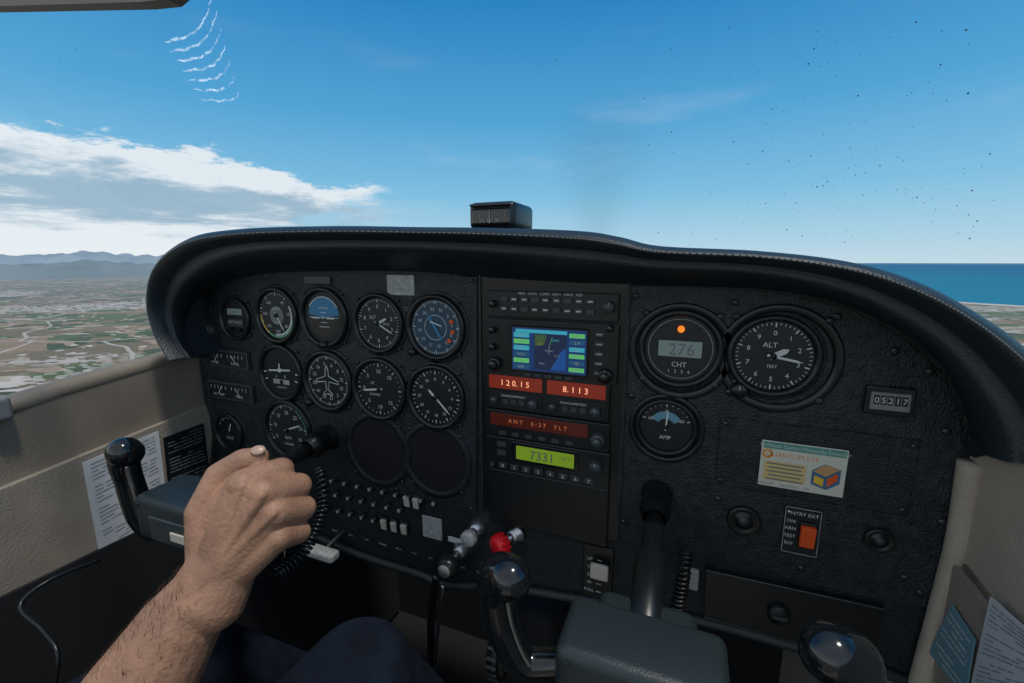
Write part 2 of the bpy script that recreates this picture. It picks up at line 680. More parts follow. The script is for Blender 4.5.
ip.add(rbox(0, 0, .0004, wm(402, 285, 27), hm(402, 285, 20), .0008, .0003, 1), lgrey, PM(402, 285, .003))
ip.add(rbox(0, 0, .0004, wm(412, 309, 20), hm(412, 309, 5), .0008, .0002, 1), dgrey, PM(412, 309, .003))
M = PM(808, 462, .003)
ww, hh = wm(808, 462, 196), hm(808, 462, 72)
ip.add(rbox(0, 0, .001, ww, hh, .003, .001, 1), crinkle, M)
for sx in (-1, 1):
    for sy in (-1, 1):
        screw(ip, M @ T(sx * ww * .47, sy * hh * .42, .0025), .0028)
for (a, b, r) in ((743, 518, .0165), (877, 537, .0125)):
    M = PM(a, b, .003)
    ip.add(lathe([(r, 0), (r, .004), (r * .85, .006), (r * .7, .003), (r * .55, .003), (r * .5, .005), (.00001, .005)], 28), blackpl, M, True)
    ip.add(lathe([(r * .3, .0051), (r * .3, .006), (.0001, .006)], 16), dgrey, M, True)
for a, b in ((718, 497), (903, 575), (740, 320), (735, 345)):
    screw(ip, PM(a, b, .003), .0035)
ip.done()


# ------------------------------------------------------------------ gauges
def needle(mb, M, ang, ln, wd, m, z, tail=.2):
    A = M @ RZ(-math.radians(ang))
    mb.add(([(-wd / 2, -ln * tail, z), (wd / 2, -ln * tail, z), (wd / 2, ln * .75, z), (0, ln, z), (-wd / 2, ln * .75, z)], [(0, 1, 2, 3, 4)]), m, A)


def gauge(name, px, py, dh, off=.003, ticks=36, major=3, nums=(), needles=(), arcs=(), texts=(), extra=None, corners=True, fm=None, numsize=.13, tr=(0, 360)):
    mb = MB(name)
    M = PM(px, py, off)
    R = hm(px, py, dh) / 2
    mb.add(lathe([(R, 0), (R, .005), (R * .96, .008), (R * .88, .008), (R * .83, .0035), (R * .83, .0025)], 56), bezel, M, True)
    mb.add(lathe([(R * 1.10, 0), (R * 1.09, .0015), (R * .99, .0015)], 48), crinkle, M, True)
    mb.add(disc(R * .84, .0028, 48), fm or face, M)
    r = R * .82
    if corners:
        for sx in (-1, 1):
            for sy in (-1, 1):
                screw(mb, M @ T(sx * R * .78, sy * R * .78, .0015), .0024)
    if ticks:
        for i in range(ticks + (0 if tr == (0, 360) else 1)):
            a = tr[0] + (tr[1] - tr[0]) * i / ticks
            big = i % major == 0
            ln = .13 if big else .07
            mb.add(box(0, r * (1 - ln / 2 - .02), .0032, r * (.035 if big else .018), r * ln, .0003), white, M @ RZ(-math.radians(a)))
    for s, a in nums:
        aa = math.radians(a)
        mb.add(text(s, r * numsize), white, M @ T(r * .68 * math.sin(aa), r * .68 * math.cos(aa), .0034))
    for r0, r1, a0, a1, m in arcs:
        mb.add(arc(r * r0, r * r1, a0, a1, .0031), m, M)
    for s, x, y, sz, m in texts:
        mb.add(text(s, r * sz), m, M @ T(r * x, r * y, .0035))
    if extra:
        extra(mb, M, r)
    z = .0042
    for a, ln, wd, m in needles:
        needle(mb, M, a, r * ln, r * wd, m, z)
        z += .0006
    if needles:
        mb.add(lathe([(r * .09, .003), (r * .09, z + .0005), (.0001, z + .001)], 16), blackpl, M, True)
    return mb


def knob(mb, M, r, h, m=None, ribs=True):
    m = m or blackpl
    mb.add(lathe([(r, 0), (r, h * .8), (r * .85, h), (.0001, h)], 20), m, M, True)
    mb.add(box(0, r * .5, h + .0002, r * .12, r * .6, .0003), lgrey, M)


deg = lambda lst, a0, st: [(s, a0 + st * i) for i, s in enumerate(lst)]


def ex_clock(mb, M, r):
    mb.add(rbox(0, r * .38, .0035, r * 1.15, r * .36, .002, .0005, 1), lcdgrey, M)
    mb.add(text("12:47", r * .26), ink, M @ T(0, r * .38, .0047))
    mb.add(rbox(0, -r * .25, .0035, r * 1.2, r * .45, .002, .0005, 1), dgrey, M)
    mb.add(text("OAT VOLTS", r * .15), white, M @ T(0, -r * .2, .0047))
    for x in (-.35, .35):
        mb.add(cyl(r * .1, .003, .007, 12), blackpl, M @ T(x * r, -r * .65))


gauge('digital_clock', 239, 318, 42, nums=(), ticks=0, extra=ex_clock).done()
gauge('airspeed_indicator', 280, 315, 56, ticks=40, major=4, nums=deg(["40", "60", "80", "100", "120", "140", "160"], 35, 48),
      arcs=((.0, .40, 0, 360, mat('airspeed_centre', (.17, .20, .19), .5)), (.80, .88, 60, 190, white), (.89, .96, 100, 215, green), (.89, .96, 215, 270, yellow)),
      needles=((150, .8, .07, white),), texts=(("AIRSPEED", 0, .28, .08, white), ("KNOTS", 0, -.3, .08, white))).done()


def ex_att(mb, M, r):
    mb.add(arc(0, r * .80, -82, 82, .0031, 32), blue, M)
    mb.add(arc(0, r * .80, 98, 262, .0031, 32), mat('attitude_ground', (.03, .03, .025), .5), M)
    mb.add(box(0, 0, .0033, r * 1.5, r * .03, .0003), white, M)
    for y, wd in ((.2, .3), (.38, .5), (-.2, .3), (-.38, .5)):
        mb.add(box(0, y * r, .0034, r * wd, r * .025, .0003), white, M)
    mb.add(box(-.38 * r, -.02 * r, .005, r * .4, r * .06, .0004), white, M)
    mb.add(box(.38 * r, -.02 * r, .005, r * .4, r * .06, .0004), white, M)
    mb.add(cyl(r * .05, .003, .0055, 12), white, M)
    mb.add(arc(r * .80, r * .84, -60, 60, .0036), white, M)
    mb.add(lathe([(r * .16, .003), (r * .15, .012), (.0001, .012)], 16), blackpl, M @ T(0, -r * 1.1), True)


gauge('attitude_indicator', 327, 317, 60, ticks=0, extra=ex_att).done()
gauge('altimeter', 381, 323, 60, ticks=50, major=5, nums=deg(list("0123456789"), 0, 36), numsize=.15,
      needles=((62, .5, .10, white), (118, .82, .06, white)),
      texts=(("ALT", -.25, .25, .13, white), ("29.92", .38, 0, .1, white))).done()


def ex_hsi(mb, M, r):
    mb.add(arc(0, r * .97, 0, 360, .0030, 40), mat('compass_card_blue', (.018, .065, .11), .4), M)
    mb.add(arc(r * .44, r * .46, 0, 360, .0034, 40), white, M)
    mb.add(([(-r * .05, -r * .5, .0045), (r * .05, -r * .5, .0045), (r * .05, r * .45, .0045), (0, r * .62, .0045), (-r * .05, r * .45, .0045)], [(0, 1, 2, 3, 4)]), blue, M @ RZ(.55))
    for a in (70, 100, 128):
        mb.add(cyl(r * .08, .003, .0048, 10), orange, M @ RZ(-math.radians(a)) @ T(0, r * .72))
    mb.add(box(0, r * .15, .005, r * .5, r * .05, .0004), white, M @ RZ(-.3))
    mb.add(lathe([(r * .15, .003), (r * .14, .012), (.0001, .012)], 16), blackpl, M @ T(-r * .95, -r * .95), True)


gauge('navigation_compass_display', 438, 327, 66, ticks=72, major=6, extra=ex_hsi, nums=deg(["N", "3", "6", "E", "12", "15", "S", "21", "24", "W", "30", "33"], 20, 30), numsize=.12).done()


def ex_turn(mb, M, r):
    mb.add(box(0, r * .12, .005, r * 1.2, r * .07, .0005), white, M @ RZ(.07))
    mb.add(cyl(r * .09, .003, .0056, 12), white, M @ T(0, r * .12))
    mb.add(box(0, r * .28, .005, r * .06, r * .25, .0005), white, M)
    mb.add(rbox(0, -r * .38, .0035, r * .9, r * .2, .001, .0004, 1), lgrey, M)
    mb.add(cyl(r * .085, .003, .0052, 12), blackpl, M @ T(0.03 * r, -r * .38))
    mb.add(text("L        R", r * .12), white, M @ T(0, -r * .15, .0035))
    mb.add(text("NO PITCH", r * .08), white, M @ T(0, -r * .62, .0035))
    for s in (-1, 1):
        for a in (90, 110):
            mb.add(box(0, r * .88, .0034, r * .05, r * .14, .0003), white, M @ RZ(-math.radians(a * s)))


gauge('turn_coordinator', 284, 372, 56, ticks=0, extra=ex_turn).done()


def ex_dg(mb, M, r):
    pts = [(0, .62), (.07, .45), (.08, .2), (.55, .02), (.55, -.08), (.08, -.02), (.05, -.35), (.22, -.5), (.22, -.57), (0, -.5)]
    loop = [Vector((x * r, y * r, .0045)) for x, y in pts] + [Vector((-x * r, y * r, .0045)) for x, y in pts[::-1]]
    mb.add(tube(loop, r * .018, 5), white, M)
    mb.add(lathe([(r * .15, .003), (r * .14, .012), (.0001, .012)], 16), blackpl, M @ T(-r * .95, -r * .95), True)


gauge('heading_indicator', 331, 380, 60, ticks=72, major=6, extra=ex_dg, nums=deg(["N", "3", "6", "E", "12", "15", "S", "21", "24", "W", "30", "33"], -40, 30), numsize=.14).done()
gauge('vertical_speed_indicator', 382, 388, 62, ticks=32, major=4, nums=(("0", 270), ("5", 315), ("10", 0), ("15", 45), ("5", 225), ("10", 180), ("15", 135)), numsize=.15,
      needles=((262, .8, .07, white),), texts=(("UP", -.3, .22, .10, white), ("DOWN", -.2, -.22, .10, white))).done()
gauge('radio_direction_indicator', 438, 396, 64, ticks=36, major=3, needles=((135, .85, .07, white), (315, .4, .1, white)), nums=deg(["0", "3", "6", "9", "12", "15", "18", "21", "24", "27", "30", "33"], 0, 30), numsize=.11).done()
gauge('tachometer', 291, 428, 58, ticks=35, major=5, tr=(-120, 120), nums=deg(["5", "10", "15", "20", "25", "30", "35"], -120, 40), numsize=.15,
      arcs=((.9, .97, 30, 95, green), (.9, .97, 95, 100, red)), needles=((70, .78, .07, white),), texts=(("RPM", 0, -.35, .13, white), ("HOURS", 0, -.6, .1, white))).done()
g = gauge('suction_gauge', 233, 431, 36, ticks=12, major=3, tr=(-60, 60), corners=False, needles=((20, .7, .08, white),), texts=(("SUCT", 0, -.35, .18, white),))
g.done()
for i, (a, b, dh) in enumerate(((379, 449, 66), (437, 459, 68))):
    mb = MB('empty_instrument_opening')
    M = PM(a, b, .003)
    R = hm(a, b, dh) / 2
    mb.add(lathe([(R * 1.1, 0), (R * 1.1, .002), (R * .93, .003), (R * .91, .0005)], 48), crinkle, M, True)
    mb.add(disc(R * .93, .0006, 48), matteblk, M)  # black disc painted for the shade inside the hole, nothing is cut
    for k in range(4):
        screw(mb, M @ RZ(math.pi / 4 + k * math.pi / 2) @ T(R * 1.12, 0, .001), .0028)
    mb.done()
for (a, b, s1, s2) in ((230, 358, "L FUEL", "R FUEL"), (234, 390, "OIL TEMP", "PRESS")):
    mb = MB('fuel_gauge' if b < 370 else 'oil_gauge')
    M = PM(a, b, .003)
    ww, hh = wm(a, b, 43), hm(a, b, 17)
    mb.add(rbox(0, 0, .003, ww, hh, .006, .001, 2), dgrey, M)
    mb.add(box(0, 0, .0062, ww * .92, hh * .78, .0006), face, M)
    for sx, s in ((-1, s1), (1, s2)):
        mb.add(text(s, hh * .15), white, M @ T(sx * ww * .23, -hh * .22, .0068))
        for k in range(5):
            mb.add(box(sx * ww * .23 + (k - 2) * ww * .08, hh * .18, .0066, ww * .008, hh * .2, .0003), white, M)
        mb.add(box(0, 0, .0068, ww * .012, hh * .5, .0003), white, M @ T(sx * ww * .2, 0) @ RZ(.6 * sx))
    mb.done()
mb = MB('light_switch_knob'); knob(mb, PM(213, 330, .003), .009, .006, dgrey); mb.done()


def ex_cht(mb, M, r):
    mb.add(rbox(0, 0, .0035, r * 1.25, r * .50, .0018, .0006, 1), lcdgrey, M)
    mb.add(text("276", r * .36), ink, M @ T(.05 * r, 0, .0046))
    mb.add(cyl(r * .10, .003, .007, 14), orlamp, M @ T(0, r * .62))
    mb.add(text("CHT", r * .15), white, M @ T(0, -r * .48, .0035))
    mb.add(arc(r * .91, r * .925, 0, 360, .0033, 48), lgrey, M)
    mb.add(text("1   2   3   4", r * .10), white, M @ T(0, -r * .70, .0035))


def big_ring(mb, px, py, d, off):
    M = PM(px, py, off)
    R = hm(px, py, d) / 2
    mb.add(lathe([(R, 0), (R, .0025), (R * .97, .0035), (R * .86, .0035), (R * .84, 0)], 56), bezel, M, True)


g = gauge('cylinder_head_temperature_gauge', 680, 348, 78, ticks=0, extra=ex_cht, corners=False)
big_ring(g, 680, 351, 96, .003)
for k in range(4):
    screw(g, PM(680, 348, .004) @ RZ(.78 + 1.5708 * k) @ T(.052, 0), .0035)
g.done()
g = gauge('altimeter', 772, 355, 82, ticks=50, major=5, nums=deg(list("0123456789"), 0, 36), numsize=.14,
          needles=((60, .45, .16, white), (100, .78, .07, white)), texts=(("ALT", -.1, .33, .15, white), ("FEET", 0, -.3, .09, white)), corners=False)
big_ring(g, 777, 358, 108, .003)
for k in range(4):
    screw(g, PM(776, 357, .005) @ RZ(.78 + 1.5708 * k) @ T(.056, 0), .0036)
knob(g, PM(738, 388, .003), .008, .012)
g.done()


def ex_amp(mb, M, r):
    mb.add(arc(r * .35, r * .66, -60, 60, .0032), mat('pale_blue_arc', (.13, .30, .40), .4), M)
    mb.add(text("AMP", r * .16), white, M @ T(0, -r * .45, .0035))


g = gauge('ammeter', 666, 425, 56, ticks=10, major=5, tr=(-70, 70), extra=ex_amp, corners=False, needles=((5, .75, .06, white),), nums=(("60", -62), ("0", 0), ("60", 62)), numsize=.14)
big_ring(g, 666, 427, 68, .003)
g.done()

mb = MB('hour_meter')
M = PM(886, 399, .003)
ww, hh = wm(886, 399, 50), hm(886, 399, 28)
mb.add(rbox(0, 0, .003, ww, hh, .007, .0015, 2), bezel, M)
mb.add(rbox(-.0 * ww, 0, .0066, ww * .8, hh * .62, .0015, .0005, 1), grey, M)
for k in range(5):
    mb.add(box((k - 2) * ww * .14, .05 * hh, .0076, ww * .11, hh * .32, .0006), face, M)
    mb.add(text("05217"[k], hh * .2), white, M @ T((k - 2) * ww * .14, .05 * hh, .0081))
mb.done()

# detector card
mb = MB('carbon_monoxide_detector_card')
M = PM(800, 465, .007)
ww, hh = wm(800, 465, 86), hm(800, 465, 46)
cy_ = mat('card_cream', (.62, .64, .55), .4)
cg_ = mat('card_green', (.10, .30, .25), .4)
co_ = mat('card_orange', (.75, .28, .02), .4)
mb.add(rbox(0, 0, .0005, ww, hh, .0012, .0005, 1), cy_, M)
mb.add(box(0, hh * .41, .0012, ww * .96, hh * .14, .0003), cg_, M)
mb.add(text("18-Month Carbon Monoxide Detector", hh * .07), white, M @ T(0, hh * .41, .0015))
mb.add(text("QUANTUM EYE", hh * .095), co_, M @ T(-ww * .13, hh * .22, .0012))
mb.add(arc(hh * .06, hh * .10, 0, 360, .0012, 20), co_, M @ T(-ww * .42, hh * .22))
mb.add(box(-ww * .2, -hh * .14, .0012, ww * .50, hh * .42, .0003), mat('card_yellow', (.66, .52, .22), .4), M)
for k in range(5):
    mb.add(box(-ww * .2, hh * (.02 - k * .085), .0015, ww * (.44 - .05 * (k % 2)), hh * .028, .0002), ink, M)
mb.add(text("DANGER    CAUTION    OK", hh * .055), ink, M @ T(-ww * .2, -hh * .43, .0012))
mb.add(prism([(ww * .12, -hh * .3), (ww * .30, -hh * .38), (ww * .44, -hh * .22), (ww * .44, hh * .08), (ww * .26, hh * .16), (ww * .12, hh * .0)], .0011, .0014), mat('card_photo_blue', (.05, .15, .27), .4), M)
mb.add(prism([(ww * .13, -hh * .02), (ww * .28, hh * -.10), (ww * .43, hh * .08), (ww * .26, hh * .15)], .0014, .0016), mat('card_photo_tan', (.55, .33, .14), .4), M)
mb.add(prism([(ww * .15, -hh * .10), (ww * .26, -hh * .16), (ww * .26, -hh * .32), (ww * .15, -hh * .26)], .0014, .0016), yellow, M)
mb.add(prism([(ww * .30, -hh * .14), (ww * .41, -hh * .0), (ww * .41, -hh * .16), (ww * .30, -hh * .32)], .0014, .0016), orange, M)
mb.done()

# ELT switch
mb = MB('emergency_beacon_switch')
M = PM(800, 529, .003)
ww, hh = wm(800, 529, 38), hm(800, 529, 47)
mb.add(rbox(0, 0, .001, ww, hh, .0025, .0006, 1), face, M)
for q in ((0, .5), (0, -.5)):
    mb.add(box(0, q[1] * hh * .96, .0024, ww * .94, .0006, .0003), lgrey, M)
for q in (-.47, .47):
    mb.add(box(q * ww, 0, .0024, .0006, hh * .94, .0003), lgrey, M)
mb.add(lathe([(.0018, .0025), (.0018, .004), (.0001, .004)], 10), silver, M @ T(-ww * .38, hh * .38), True)
mb.add(text("ENTRY EXT", hh * .07), white, M @ T(0, hh * .37, .0026))
for k in range(4):
    mb.add(text(("ON", "ARM", "TEST", "RST")[k], hh * .065), white, M @ T(-ww * .3, hh * (.2 - .16 * k), .0026))
mb.add(rbox(ww * .15, -hh * .03, .003, ww * .46, hh * .50, .005, .0008, 1), blackpl, M)
mb.add(rbox(ww * .15, -hh * .03, .006, ww * .40, hh * .44, .007, .0012, 2), orange, M @ Matrix.Rotation(.12, 4, 'X'))
mb.done()

# glove box
mb = MB('glove_box_door')
poly = [(706, 566), (882, 604), (872, 655), (790, 636), (704, 612)]
mb.add(prism3([Vector((P(a, b).x, D - .008, P(a, b).z)) for a, b in poly], (0, .0078, 0)), blackpl)
lp = [Vector((P(a, b).x, D - .008, P(a, b).z)) for a, b in poly]
mb.add(tube(lp + [lp[0]], .0010, 6), dmetal)
mb.add(lathe([(.011, 0), (.011, .006), (.008, .008), (.0001, .008)], 20), blackpl, PM(777, 607, .008), True)
mb.add(box(0, 0, .009, .014, .003, .002), dgrey, PM(777, 607, .008))
mb.done()


# ------------------------------------------------------------------ avionics stack
def unit(name, px, py, wpx, hpx, dep=.006, m=None):
    mb = MB(name)
    M = PM(px, py, .004)
    ww, hh = wm(px, py, wpx), hm(px, py, hpx)
    mb.add(rbox(0, 0, dep / 2, ww, hh, dep, .0012, 2), m or bezel, M)
    return mb, M @ T(0, 0, dep), ww, hh


def btn(mb, M, x, y, w_, h_, m=dgrey, z=.0015):
    mb.add(rbox(x, y, z / 2, w_, h_, z + .001, .0004, 1), m, M)


mb, M, ww, hh = unit('audio_selector_panel', 552, 305, 128, 27)
for r in range(2):
    for k in range(9):
        btn(mb, M, ww * (-.36 + .083 * k), hh * (.2 - .36 * r), ww * .06, hh * .2)
        if (k + r) % 3:
            mb.add(box(ww * (-.36 + .083 * k), hh * (.2 - .36 * r), .0022, ww * .035, hh * .05, .0003), white, M)
knob(mb, M @ T(-ww * .45, 0), .0045, .008)
knob(mb, M @ T(ww * .44, hh * .05), .0065, .011, dgrey)
mb.add(text("MKR   COM1   COM2   NAV1   NAV2   ADF", hh * .09), white, M @ T(0, hh * .42, .0003))
mb.done()

mb, M, ww, hh = unit('gps_navigator', 551, 349, 129, 57)
sw, sh = ww * .56, hh * .74
mb.add(rbox(0, 0, .0006, sw * 1.06, sh * 1.1, .002, .001, 1), blackgl, M)
mb.add(box(0, 0, .0018, sw, sh, .0005), blue2, M)
mb.add(box(sw * .03, -sh * .04, .0021, sw * .44, sh * .84, .0004), mat('screen_map_black', (.012, .022, .06), .2, emit=.5), M)
mb.add(prism([(sw * .03, -sh * .44), (sw * .24, -sh * .44), (sw * .24, sh * .1), (sw * .15, -sh * .05), (sw * .10, -sh * .25)], .0022, .0024), mat('screen_map_sea', (.01, .06, .22), .2, emit=.7), M)
mb.add(prism([(-sw * .18, sh * .36), (-sw * .02, sh * .36), (-sw * .05, sh * .15), (-sw * .18, sh * .08)], .0022, .0024), mat('screen_map_land', (.05, .10, .04), .2, emit=.5), M)
mb.add(box(-sw * .1, sh * .43, .0021, sw * .7, sh * .08, .0004), cyan, M)
for k in range(6):
    mb.add(box(-sw * .37, sh * (.33 - .15 * k), .0021, sw * .22, sh * .11, .0004), (cyan, scgreen, cyan, blue, scgreen, blue)[k], M)
    mb.add(text(("132.0", "118.3", "110.4", "RNG", "VLC", "ENR")[k], sh * .06), white, M @ T(-sw * .37, sh * (.33 - .15 * k), .0025))
for k in range(6):
    mb.add(box(sw * .38, sh * (.38 - .155 * k), .0021, sw * .2, sh * .10, .0004), (scgreen, blue, cyan, scgreen, blue, scgreen)[k], M)
    mb.add(text(("DIS", "2.4", "GS", "TRK", "98", "MSG")[k], sh * .07), white, M @ T(sw * .38, sh * (.38 - .155 * k), .0025))
for k, (x, y, s) in enumerate(((.1, .25, "LEVC"), (-.1, .15, "R24"), (.12, -.1, "SAG"), (-.08, -.3, "5nm"))):
    mb.add(text(s, sh * .055), (cyan, yellow, lgrey, white)[k], M @ T(sw * x, sh * y, .0026))
mb.add(tube([Vector((-sw * .04, 0, .0027)), Vector((sw * .07, 0, .0027))], .0004, 5), white, M)
mb.add(tube([Vector((sw * .015, -sh * .08, .0027)), Vector((sw * .015, sh * .1, .0027))], .0004, 5), white, M)
mb.add(tube([Vector((sw * .015, sh * .1, .0026)), Vector((sw * .06, sh * .33, .0026))], .0002, 5), scgreen, M)
for k in range(5):
    btn(mb, M, ww * .37, hh * (.33 - .16 * k), ww * .065, hh * .085)
    mb.add(box(ww * .37, hh * (.33 - .16 * k), .0022, ww * .04, hh * .012, .0003), white, M)
    btn(mb, M, ww * (-.16 + .08 * k), -hh * .45, ww * .06, hh * .055)
for (x, y, r) in ((-.44, .30, .0045), (-.44, .0, .0045), (-.42, -.30, .0085), (.42, -.34, .0085), (.44, .44, .004)):
    knob(mb, M @ T(x * ww, y * hh), r, .008)
    if r > .008:
        knob(mb, M @ T(x * ww, y * hh, .008), r * .65, .006)
mb.done()

mb, M, ww, hh = unit('communication_radio', 547, 394, 121, 37)
for sx, s in ((-1, "1 2 0. 1 5"), (1, "8. 1 1 3")):
    mb.add(rbox(sx * ww * .245, hh * .26, .0005, ww * .45, hh * .36, .0018, .0005, 1), ordisp, M)
    mb.add(text(s, hh * .15), ordig, M @ T(sx * ww * .245, hh * .26, .0017))
    mb.add(rbox(sx * ww * .245, -hh * .22, .0005, ww * .46, hh * .46, .0012, .0005, 1), face, M)
    knob(mb, M @ T(sx * ww * .245 + ww * .16, -hh * .22), .0062, .010, dgrey)
    knob(mb, M @ T(sx * ww * .245 - ww * .17, -hh * .22), .0045, .009, dgrey)
    for k in range(3):
        btn(mb, M, sx * ww * .245 + ww * (-.08 + .07 * k), -hh * .26, ww * .05, hh * .14)
        mb.add(text(("CHAN", "COMM", "TEST")[k], hh * .06), white, M @ T(sx * ww * .245 + ww * (-.08 + .07 * k), -hh * .10, .0014))
mb.done()
mb, M, ww, hh = unit('direction_finder_radio', 547, 427, 121, 27)
mb.add(rbox(-ww * .06, hh * .16, .0005, ww * .80, hh * .46, .0018, .0005, 1), ordisp2, M)
mb.add(text("A N T     0 : 3 7     F L T", hh * .15), mat('dim_orange_digits', (.6, .16, .06), .3, emit=.4), M @ T(-ww * .06, hh * .16, .0017))
for k in range(6):
    btn(mb, M, ww * (-.35 + .11 * k), -hh * .34, ww * .06, hh * .14)
knob(mb, M @ T(ww * .42, -hh * .05), .0085, .010, dgrey)
knob(mb, M @ T(ww * .42, -hh * .05, .01), .0055, .005, dgrey)
mb.done()
mb, M, ww, hh = unit('transponder', 547, 458, 121, 34)
mb.add(rbox(0, hh * .14, .0005, ww * .54, hh * .56, .0018, .0005, 1), blackgl, M)
mb.add(rbox(0, hh * .14, .0008, ww * .47, hh * .40, .002, .0005, 1), lcdg, M)
mb.add(text("7331", hh * .25), ink, M @ T(-ww * .02, hh * .13, .002))
mb.add(text("ALT", hh * .09), ink, M @ T(ww * .17, hh * .18, .002))
for k in range(8):
    btn(mb, M, ww * (-.35 + .1 * k), -hh * .33, ww * .07, hh * .16)
    mb.add(text(str(k), hh * .1), white, M @ T(ww * (-.35 + .1 * k), -hh * .33, .0022))
for k in range(2):
    btn(mb, M, -ww * .36, hh * (.3 - .25 * k), ww * .08, hh * .15)
knob(mb, M @ T(ww * .40, hh * .12), .0075, .009, dgrey)
knob(mb, M @ T(-ww * .44, -hh * .33), .003, .006, dgrey)
mb.done()

# ------------------------------------------------------------------ breakers, switches, controls
mb = MB('circuit_breaker_row')
for r, (x0, y0, x1, y1, n) in enumerate(((322, 476, 436, 501, 10), (326, 490, 402, 508, 7), (330, 506, 376, 518, 5))):
    for k in range(n):
        t = k / (n - 1)
        M = PM(x0 + (x1 - x0) * t, y0 + (y1 - y0) * t, .003)
        mb.add(lathe([(.0050, 0), (.0050, .002), (.0034, .003), (.0034, .005), (.0001, .0053)], 14), bezel, M, True)
        mb.add(lathe([(.0028, .0052), (.0028, .006), (.0001, .006)], 12), lgrey, M)
mb.done()
mb = MB('rocker_switches')
for a, b in ((386, 522), (396, 524.5), (406, 527), (409, 499), (418, 501)):
    M = PM(a, b, .001)
    mb.add(rbox(0, 0, .002, .0125, .021, .004, .0008, 1), blackpl, M)
    mb.add(rbox(0, 0, .004, .0095, .0165, .006, .001, 2), cream, M @ Matrix.Rotation(.18, 4, 'X'))
mb.done()
mb = MB('panel_label_plates')
for a, b, w_, h_, m in ((433, 527, 19, 21, lgrey), (458, 540, 18, 5, white)):
    mb.add(rbox(0, 0, .001, wm(a, b, w_), hm(a, b, h_), .002, .0006, 1), m, PM(a, b, .001))
for k in range(14):
    a = 335 + k * 16
    b = 500 + k * 4.6 + 30
    mb.add(text(("LIGHTS", "BCN", "NAV", "STROBE", "PITOT", "FUEL", "ALT", "RADIO", "IGN", "OFF", "ON", "MIX", "LEAN", "RICH")[k], .0028), white, PM(a, b, .0012))
mb.done()


def pull(name, px, py, ln, mshaft, mknob, rk, lk, dirv=Vector((0, -1, 0)), collar=.013):
    mb = MB(name)
    p = P(px, py)
    M = Matrix.Translation(p) @ dirv.to_track_quat('Z', 'Y').to_matrix().to_4x4()
    mb.add(lathe([(collar, 0), (collar, .005), (collar * .7, .009), (collar * .6, .014), (.005, .014)], 20), silver, M, True)
    mb.add(cyl(.0045, 0, ln, 14), mshaft, M, True)
    mb.add(lathe([(.006, ln - .004), (rk * .8, ln), (rk, ln + lk * .3), (rk, ln + lk * .75), (rk * .8, ln + lk), (.0001, ln + lk)], 24), mknob, M, True)
    return mb, M


mb, M = pull('primer_knob', 478, 527, .02, silver, lgrey, .011, .014)
mb.done()
mb, M = pull('mixture_control', 518, 533, .024, silver, red, .013, .018, Vector((-.45, -1, -.05)))
for k in range(12):
    mb.add(box(.0128, 0, .032, .0025, .0025, .013), red, M @ RZ(k * math.pi / 6))
mb.done()
mb, M = pull('throttle_control', 462, 549, .03, silver, blackpl, .015, .02)
mb.add(lathe([(.009, .0502), (.009, .0512), (.0001, .0512)], 20), grey, M, True)
mb.done()

mb = MB('flap_switch')
M = PM(598, 571, .0)
mb.add(rbox(0, 0, .002, wm(598, 571, 30), hm(598, 571, 52), .004, .001, 1), blackpl, M)
mb.add(rbox(.004, .010, .014, .022, .020, .006, .002, 2), cream, M)
mb.add(cyl(.004, 0, .012, 10), dgrey, M @ T(.004, .01))
for k in range(5):
    mb.add(text(("UP", "10", "20", "30", "FULL")[k], .004), white, M @ T(-.010, .018 - .011 * k, .0042))
    mb.add(box(.002, .018 - .011 * k, .0042, .006, .0008, .0003), white, M)
mb.done()
mb = MB('microphone_hanger')
M = PM(692, 577, .0)
mb.add(rbox(0, 0, .003, wm(692, 577, 13), hm(692, 577, 20), .006, .001, 1), lgrey, M)
mb.done()


def coil(mb, path, R, turns, wr, m):
    path = smoothpts(path, 12)
    n = turns * 10
    pts = []
    for i in range(n + 1):
        t = i / n * (len(path) - 1)
        a = min(int(t), len(path) - 2)
        p = path[a].lerp(path[a + 1], t - a)
        tg = (path[a + 1] - path[a]).normalized()
        u = tg.cross(Vector((0, 1, .2))).normalized()
        v = tg.cross(u)
        th = 2 * math.pi * i / 10
        pts.append(p + (u * math.cos(th) + v * math.sin(th)) * R)
    mb.add(tube(pts, wr, 6), m, None, True)


mb = MB('coiled_microphone_cord')
coil(mb, [P(686, 552, .47), P(683, 578, .46), P(679, 600, .455), P(675, 618, .455)], .006, 16, .0018, blackpl)
mb.done()
mb = MB('coiled_microphone_cord')
coil(mb, [C(320, 470, .5), C(324, 500, .48), C(316, 530, .46), C(300, 556, .44), C(278, 574, .42)], .005, 26, .0016, blackpl)
mb.done()

mb = MB('parking_brake_handle')
a = P(322, 553, .46)
mb.add(rbox(a.x, a.y, a.z, .055, .02, .014, .004, 2), lgrey)
mb.add(tube([a, a + Vector((.01, .06, .02))], .004, 8), dmetal)
mb.done()

